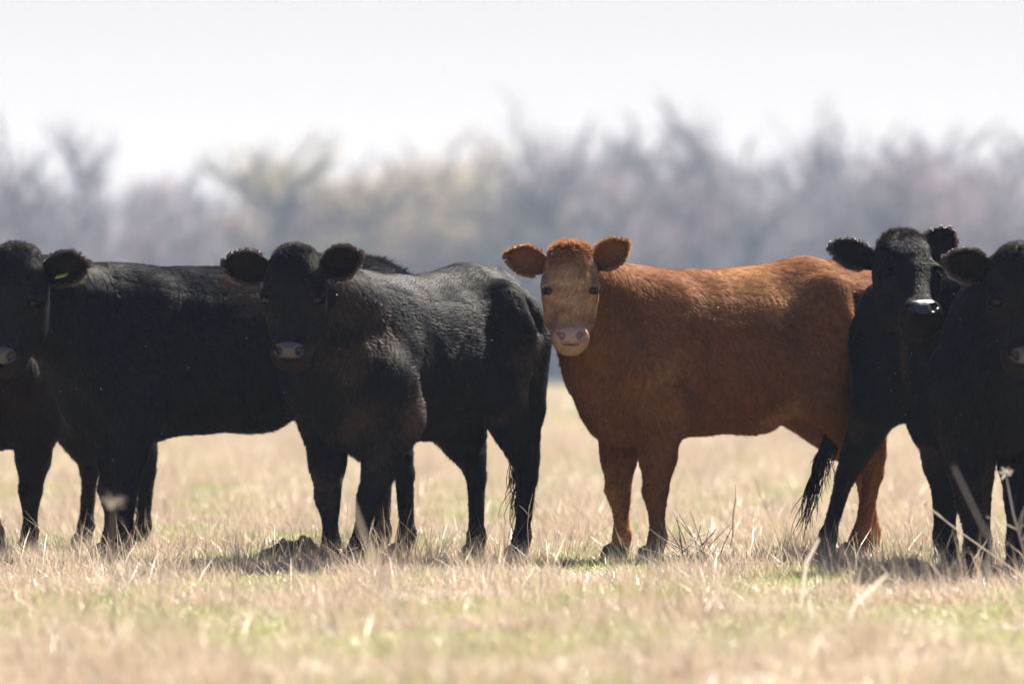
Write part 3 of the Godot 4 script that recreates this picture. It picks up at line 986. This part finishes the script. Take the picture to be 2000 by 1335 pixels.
func _ready() -> void:
	rng.seed = 20
	noise.seed = 9; noise.frequency = 0.05; noise.fractal_octaves = 3
	patch_noise.seed = 4; patch_noise.frequency = 1.0; patch_noise.fractal_octaves = 3

	var cam := Camera3D.new()
	cam.name = "camera"
	cam.fov = rad_to_deg(2.0 * atan(667.5 / FOCAL))
	cam.near = 0.5
	cam.far = 4000.0
	cam.position = Vector3(0, EYE, 0)
	cam.rotation.x = atan((HORIZON - 667.5) / FOCAL)
	var lens := CameraAttributesPhysical.new()
	lens.frustum_focal_length = 200.0
	lens.exposure_aperture = 2.6
	lens.frustum_focus_distance = 22.9
	lens.frustum_near = 0.5
	lens.frustum_far = 4000.0
	cam.attributes = lens
	add_child(cam)
	cam.fov = rad_to_deg(2.0 * atan(667.5 / FOCAL))
	cam.current = true

	var sky := ProceduralSkyMaterial.new()
	sky.sky_top_color = Color(0.0155, 0.039, 0.098).linear_to_srgb()
	sky.sky_horizon_color = Color(0.193, 0.178, 0.157).linear_to_srgb()
	sky.sky_curve = 0.15
	sky.ground_bottom_color = Color(0.15, 0.13, 0.1).linear_to_srgb()
	sky.ground_horizon_color = Color(0.18, 0.165, 0.15).linear_to_srgb()
	sky.sun_angle_max = 50.0
	sky.sun_curve = 0.1
	var env := Environment.new()
	env.background_mode = Environment.BG_SKY
	env.sky = Sky.new()
	env.sky.sky_material = sky
	env.tonemap_mode = Environment.TONE_MAPPER_LINEAR
	env.tonemap_exposure = 5.6
	env.sdfgi_enabled = true
	env.ssao_enabled = true
	env.ssil_enabled = true
	env.fog_enabled = true
	env.fog_density = 0.00034
	env.fog_light_color = Color(0.8, 0.88, 1.0)
	var we := WorldEnvironment.new()
	we.name = "world_environment"
	we.environment = env
	add_child(we)

	var sun := DirectionalLight3D.new()
	sun.name = "sun"
	sun.light_energy = 1.6
	sun.light_color = Color(1.0, 0.96, 0.9)
	sun.light_angular_distance = 0.5
	sun.shadow_enabled = true
	add_child(sun)
	var az := deg_to_rad(32.0)
	var el := deg_to_rad(50.0)
	var to_sun := Vector3(sin(az) * cos(el), sin(el), -cos(az) * cos(el))
	sun.look_at_from_position(to_sun * 50.0, Vector3.ZERO)

	make_ground()
	make_trees()
	make_head()
	make_tufts()
	make_herd()
	make_grass()
	make_details()

func make_herd() -> void:
	var skin_mat := mat_vertex(0.9, 0.05)
	var ear_mat := mat_vertex(0.8, 0.1, 0.5)
	var black_hair := mat_vertex(0.55, 0.13, 0.1)
	var red_hair := mat_vertex(0.65, 0.1, 0.1)
	var long_hair := mat_vertex(0.36, 0.5, 1.0)
	var red_long := mat_vertex(0.4, 0.4, 1.0)
	var black_nose := mat_plain(Color(0.035, 0.033, 0.036), 0.3, 0.5)
	var pink_nose := mat_plain(Color(0.24, 0.16, 0.14), 0.3, 0.5)
	var eye := mat_plain(Color(0.008, 0.006, 0.006), 0.12, 0.3)
	var hoof := mat_plain(Color(0.05, 0.045, 0.04), 0.5, 0.4)
	var base := {"coat": Color(0.0125, 0.013, 0.0165), "coat2": Color(0.055, 0.037, 0.03), "patch": 0.14, "face": Color(0.0145, 0.0145, 0.0165), "ear_inside": Color(0.02, 0.016, 0.015),
		"skin_mat": skin_mat, "ear_mat": ear_mat, "hair_mat": black_hair, "long_mat": long_hair, "lid": Color(0.008, 0.007, 0.007), "nose_mat": black_nose, "eye_mat": eye, "hoof_mat": hoof, "feet": [[0, 0], [0, 0], [0, 0], [0, 0]],
		"ears": [[12, 10, 0.165, 0.115], [12, 10, 0.165, 0.115]], "size": 1.0, "head_size": 1.0, "yaw": 0.0, "pitch": 0.0, "roll": 0.0}
	# the red one in the middle
	var c := base.duplicate()
	c.merge({"label": "red brown young cow with pink nose looking straight ahead", "at": Vector3(0.825, 0, -23.6), "heading": 152.0, "poll": px(1114, 478, 22.95), "head_size": 0.98, "pitch": 3.0, "neck": Vector3(0.50, 0.96, 0),
		"lid": Color(0.09, 0.05, 0.035), "coat": Color(0.21, 0.088, 0.038), "coat2": Color(0.35, 0.17, 0.07), "face": Color(0.37, 0.23, 0.138), "fluff": 1.05, "ear_inside": Color(0.16, 0.065, 0.045),
		"hair_mat": red_hair, "long_mat": red_long, "nose_mat": pink_nose, "feet": [[-0.04, 0.0], [-0.03, 0.0], [-0.2, 0.0], [0.06, 0.0]],
		"tail": [Vector3(-0.78, 1.08, 0), Vector3(-0.85, 1.0, 0.03), Vector3(-0.84, 0.85, 0.09), Vector3(-0.8, 0.65, 0.11), Vector3(-0.77, 0.5, 0.1)], "switch": Vector3(0.02, -0.16, 0),
		"ears": [[16, 8, 0.185, 0.125], [34, 8, 0.18, 0.125]]}, true)
	make_cow(c)
	# the black one that stands at an angle in front of the long one
	c = base.duplicate()
	c.merge({"label": "black young cow standing at an angle with both ears spread beside the red one", "at": Vector3(-0.425, 0, -22.9), "size": 0.97, "heading": 122.0, "poll": px(569, 484, 22.1), "head_size": 1.06, "yaw": -8.0,
		"feet": [[0, -0.03], [0, 0.16], [0, -0.06], [0, 0.02]], "ears": [[10, 5, 0.185, 0.13], [22, 5, 0.165, 0.13]]}, true)
	make_cow(c)
	# the long black one behind it
	c = base.duplicate()
	c.merge({"label": "black young cow in profile with a yellow ear tag", "at": Vector3(-1.26, 0, -23.55), "heading": 166.0, "size": 1.01, "poll": px(20, 482, 22.8), "head_size": 1.16, "yaw": -14.0, "roll": -3.0, "rump_hair": 0.05, "crest": 480, "crest_len": 1.9, "tag": true, "switch": Vector3(0, -0.1, 0.05), "tail": [Vector3(-0.78, 1.06, 0), Vector3(-0.86, 1.0, 0), Vector3(-0.88, 0.9, 0.0), Vector3(-0.86, 0.78, 0.03), Vector3(-0.84, 0.66, 0.05)],
		"feet": [[0.0, 0.0], [0.0, 0.0], [-0.08, 0.0], [-0.12, 0.0]], "ears": [[12, 8, 0.165, 0.12], [14, 8, 0.165, 0.125]]}, true)
	make_cow(c)
	# the black one looking over from the right with its nose lifted
	c = base.duplicate()
	c.merge({"label": "black young cow with lifted nose and swishing tail behind the red one", "at": Vector3(1.79, 0, -23.05), "heading": 78.0, "size": 0.96, "girth": 0.85, "poll": px(1765, 446, 22.25), "head_size": 1.1, "yaw": 12.0, "pitch": 34.0, "fluff": 0.95,
		"feet": [[0, -0.03], [0, 0], [0, 0.22], [0, 0]], "ears": [[24, 5, 0.175, 0.12], [48, -5, 0.17, 0.13]],
		"tail": [Vector3(-0.78, 1.08, 0), Vector3(-0.87, 1.0, 0.06), Vector3(-0.86, 0.82, 0.17), Vector3(-0.8, 0.58, 0.28), Vector3(-0.77, 0.42, 0.36)], "switch": Vector3(0.0, -0.27, 0.05)}, true)
	make_cow(c)
	# the black one at the right, nearest
	c = base.duplicate()
	c.merge({"label": "black young cow with lowered face in front of the one with the lifted nose", "at": Vector3(1.93, 0, -22.0), "heading": 98.0, "girth": 0.95, "size": 0.98, "poll": px(2000, 482, 21.3), "head_size": 1.08, "yaw": 6.0, "feet": [[0, -0.03], [0, 0.12], [0, 0], [0, 0]], "switch": Vector3(0, -0.12, 0), "tail": [Vector3(-0.78, 1.06, 0), Vector3(-0.86, 1.0, 0), Vector3(-0.88, 0.9, 0.0), Vector3(-0.87, 0.75, -0.02), Vector3(-0.86, 0.62, -0.04)], "ears": [[14, 8, 0.175, 0.12], [14, 8, 0.17, 0.12]]}, true)
	make_cow(c)
	# the dark brown one mostly hidden at the left
	c = base.duplicate()
	c.merge({"label": "dark brown young cow mostly hidden behind the profile one", "at": Vector3(-2.04, 0, -24.6), "heading": 115.0, "size": 0.95, "poll": px(-70, 545, 23.9), "coat": Color(0.013, 0.0085, 0.0075), "coat2": Color(0.024, 0.0135, 0.0105), "feet": [[0, -0.14], [0, 0], [0, 0], [0, 0]]}, true)
	make_cow(c)

# ---------------------------------------------------------------- small things in the grass

func stalk(called: String, label: String, category: String, group: String, pts: Array, rad: float, col: Color, branches := 0, head := 0.0, flat := false) -> void:
	# a dead stem from the ground up, with side twigs and a seed head; the base stands on the ground
	var base: Vector3 = pts[0]
	var root := Node3D.new()
	root.name = numbered(called)
	add_child(root)
	root.position = base
	tag(root, label, category, group)
	var s := Soup.new()
	var p := PackedVector3Array()
	var r := PackedFloat32Array()
	for k in pts.size():
		p.append(pts[k] - base)
		r.append(lerpf(rad, rad * 0.6, float(k) / (pts.size() - 1)))
	if flat:      # a flat dead leaf blade
		for k in p.size() - 1:
			var o := (p[k + 1] - p[k]).cross(Vector3(0.25, 0.1, 1)).normalized()
			s.quad(p[k] - o * r[k], p[k + 1] - o * r[k + 1], p[k + 1] + o * r[k + 1], p[k] + o * r[k], col)
	else: s.tube(p, r, 6, col)
	for k in branches:
		var t := rng.randf_range(0.35, 0.95) * (pts.size() - 1)
		var i0 := mini(int(t), pts.size() - 2)
		var st := p[i0].lerp(p[i0 + 1], t - i0)
		var d := Vector3(rng.randf_range(-1, 1), rng.randf_range(0.3, 1.1), rng.randf_range(-0.6, 0.6)).normalized() * rng.randf_range(0.05, 0.13)
		s.tube(PackedVector3Array([st, st + d * 0.5 + Vector3(0, 0.004, 0), st + d]), PackedFloat32Array([rad * 0.6, rad * 0.5, rad * 0.3]), 5, col)
	mesh_node("stem", s.mesh(), stem_mat, root)
	if head > 0.0:
		var h := Soup.new()
		var tip := p[-1]
		for k in 26:
			var d := Vector3(rng.randf_range(-1, 1), rng.randf_range(-0.3, 1), rng.randf_range(-1, 1)).normalized() * head * rng.randf_range(0.5, 1.0)
			h.blade(tip, d, d.cross(Vector3(0.3, 0.2, 0.9)).normalized(), head * 0.16, Vector3.ZERO, col * rng.randf_range(0.8, 1.2))
			h.tube(PackedVector3Array([tip + d * 0.8, tip + d * 1.05]), PackedFloat32Array([head * 0.09, head * 0.05]), 4, col * rng.randf_range(0.8, 1.2))
		mesh_node("seed_head", h.mesh(), stem_mat, root)

var stem_mat: StandardMaterial3D

func from_ground(u: float, v: float, d: float, lean_u: float) -> Array:
	# points of a stem that stands on the ground at distance d and whose tip is seen at (u, v)
	var tip := px(u, v, d)
	var foot := px(u + lean_u, HORIZON + EYE * FOCAL / d, d)
	foot.y = ground_height(foot.x, foot.z) - 0.01
	return [foot, foot.lerp(tip, 0.35) + Vector3(0.006, 0, 0), foot.lerp(tip, 0.7) + Vector3(-0.004, 0, 0), tip]

func make_details() -> void:
	stem_mat = mat_vertex(0.6, 0.4, 0.9)
	var pale := Color(0.26, 0.225, 0.19)
	stalk("weed_stalk", "pale dead stalk leaning in front of the angled black cow's legs", "weed", "dead weed stalks", from_ground(672, 935, 15.0, 150), 0.006, pale, 0, 0.0, true)
	stalk("weed_stalk", "thick pale dead stalk in front of the lowered black cow", "weed", "dead weed stalks", from_ground(1862, 908, 15.5, 190), 0.0032, Color(0.17, 0.155, 0.14), 0, 0.0, true)
	stalk("weed_stalk", "dead stalk with a fluffy seed head before the profile cow's foreleg", "weed", "dead weed stalks", from_ground(222, 985, 16.0, -8), 0.003, pale, 0, 0.04)
	stalk("weed_stalk", "dead branching weed with pale seed clusters beside the lowered black cow", "weed", "dead weed stalks", from_ground(1965, 925, 19.5, 55), 0.004, Color(0.4, 0.37, 0.35), 6, 0.03)
	stalk("weed_stalk", "thin bent dead stalk with a small seed head leaning by the lifted nose cow", "weed", "dead weed stalks", from_ground(1806, 985, 20.2, 240), 0.0028, Color(0.56, 0.5, 0.43), 2, 0.022)
	stalk("weed_stalk", "short pale broken stalk below the lowered black cow", "weed", "dead weed stalks", from_ground(1955, 1010, 16.0, -70), 0.0028, Color(0.2, 0.18, 0.155), 0, 0.0, true)
	stalk("weed_stalk", "thin upright dry stalk in front of the angled cow's hind leg", "weed", "dead weed stalks", from_ground(1034, 985, 22.2, -6), 0.0016, Color(0.5, 0.43, 0.33), 3, 0.0)
	stalk("weed_stalk", "thin dry stalk in front of the angled cow's foreleg", "weed", "dead weed stalks", from_ground(680, 990, 21.9, -10), 0.0016, Color(0.55, 0.47, 0.36), 2, 0.0)
	stalk("weed_stalk", "dark thin twig standing in the grass behind the red cow", "weed", "dead weed stalks", from_ground(1438, 972, 25.0, -14), 0.003, Color(0.09, 0.07, 0.06), 1, 0.0)
	stalk("weed_stalk", "thin dark twig far behind under the red cow's belly", "weed", "dead weed stalks", from_ground(1476, 935, 27.0, 40), 0.002, Color(0.16, 0.13, 0.11), 2, 0.0)
	# a dead straw lying propped in the foreground
	var a := px(1672, 1178, 17.0)
	var b := px(1732, 1122, 17.0)
	stalk("dry_straw", "broad white dead grass straw propped up in the foreground", "straw", "", [Vector3(a.x - 0.05, ground_height(a.x - 0.05, -17.0), -17.0), a, a.lerp(b, 0.5), b], 0.006, Color(0.55, 0.5, 0.42), 0, 0.0, true)
	a = px(1575, 1100, 18.5)
	b = px(1600, 1052, 18.5)
	stalk("dry_straw", "pale dead straw leaning before the hind leg of the lifted nose cow", "straw", "", [Vector3(a.x - 0.02, ground_height(a.x - 0.02, -18.5), -18.5), a, a.lerp(b, 0.5), b], 0.005, Color(0.5, 0.45, 0.38), 0, 0.0, true)
	# the dark dead weed clump by the red cow's near forefoot
	var root := Node3D.new()
	root.name = numbered("dead_weed_clump")
	add_child(root)
	root.position = Vector3((1360.0 - 1000.0) / FOCAL * 22.75, 0, -22.75)
	tag(root, "clump of dark dead twigs beside the red cow's near forefoot", "weed")
	var s := Soup.new()
	for k in 34:
		var st := Vector3(rng.randf_range(-0.09, 0.09), 0, rng.randf_range(-0.05, 0.05))
		var d := Vector3(rng.randf_range(-1.0, 0.7), rng.randf_range(0.25, 0.8), rng.randf_range(-0.4, 0.4)).normalized() * rng.randf_range(0.08, 0.26)
		var mid := st + d * 0.5 + Vector3(0, 0.012, 0)
		s.tube(PackedVector3Array([st, mid, st + d]), PackedFloat32Array([0.0024, 0.002, 0.001]), 4, Color(0.055, 0.05, 0.045) * rng.randf_range(0.7, 1.5))
		if k % 2 == 0:
			var e := Vector3(rng.randf_range(-1, 1), rng.randf_range(0.0, 0.7), rng.randf_range(-0.5, 0.5)) * 0.06
			s.tube(PackedVector3Array([mid, mid + e * 0.5, mid + e]), PackedFloat32Array([0.0014, 0.0012, 0.0007]), 4, Color(0.06, 0.055, 0.045))
	mesh_node("twigs", s.mesh(), stem_mat, root)
	s = Soup.new()
	for k in 90:
		var st := Vector3(rng.randf_range(-0.1, 0.12), 0, rng.randf_range(-0.06, 0.06))
		var d := Vector3(rng.randf_range(-0.6, 0.6), 1, rng.randf_range(-0.5, 0.5)) * rng.randf_range(0.03, 0.08)
		s.blade(st, d, Vector3(rng.randf_range(-1, 1), 0, rng.randf_range(-1, 1)).normalized(), 0.004, d.cross(Vector3.UP) * 0.3, Color(0.05, 0.065, 0.035) * rng.randf_range(0.7, 1.6))
	mesh_node("leaves", s.mesh(), stem_mat, root)
	# the heap of dark trodden earth
	root = Node3D.new()
	root.name = numbered("earth_mound")
	add_child(root)
	root.position = Vector3((575.0 - 1000.0) / FOCAL * 23.7, 0, -23.7)
	tag(root, "low heap of dark crumbly earth beside the angled black cow's forefoot", "mound")
	var v := PackedVector3Array()
	var n := PackedVector3Array()
	var idx := PackedInt32Array()
	var rings := 16
	var cols := 44
	for r in rings + 1:
		for c in cols:
			var t := float(r) / rings
			var an := TAU * c / cols
			var nn := patch_noise.get_noise_2d(cos(an) * t * 9.0, sin(an) * t * 9.0)
			v.append(Vector3(cos(an) * t * 0.21, maxf(0.105 * (1.0 - pow(t, 2.2)) * (0.75 + 0.5 * patch_noise.get_noise_2d(cos(an) * t * 2.0 + 5.0, sin(an) * t * 2.0)) + nn * 0.02 * (1.0 - t * 0.6), 0.0) - 0.01 * t, sin(an) * t * 0.15))
			n.append(Vector3.ZERO)
	for r in rings:
		for c in cols:
			var k0 := r * cols + c
			var k1 := r * cols + (c + 1) % cols
			idx.append_array([k0, k1, k1 + cols, k0, k1 + cols, k0 + cols])
	for t in range(0, idx.size(), 3):
		var fn := (v[idx[t + 2]] - v[idx[t]]).cross(v[idx[t + 1]] - v[idx[t]])
		for k in 3: n[idx[t + k]] += fn
	for k in n.size():
		n[k] = n[k].normalized() if n[k].length() > 0.0 else Vector3.UP
		if n[k].y < 0.0: n[k] = -n[k]
	mesh_node("heap", arrays_mesh(v, n, idx), mat_plain(Color(0.06, 0.048, 0.04), 0.9, 0.25), root)
	s = Soup.new()
	for k in 240:
		var an := rng.randf() * TAU
		var rr := sqrt(rng.randf())
		var st := Vector3(cos(an) * rr * 0.22, 0.09 * (1.0 - pow(rr, 2.2)), sin(an) * rr * 0.16)
		var d := Vector3(rng.randf_range(-1, 1), rng.randf_range(0.2, 1), rng.randf_range(-1, 1)).normalized() * rng.randf_range(0.015, 0.05)
		var c := Color(0.10, 0.08, 0.06) if rng.randf() < 0.6 else Color(0.42, 0.34, 0.25)
		if st.x < -0.15: c = Color(0.16, 0.24, 0.06)
		s.blade(st, d, Vector3(rng.randf_range(-1, 1), 0.2, rng.randf_range(-1, 1)).normalized(), 0.004, d.cross(Vector3.UP) * 0.4, c * rng.randf_range(0.7, 1.3))
	mesh_node("litter", s.mesh(), stem_mat, root).set_meta("kind", "stuff")
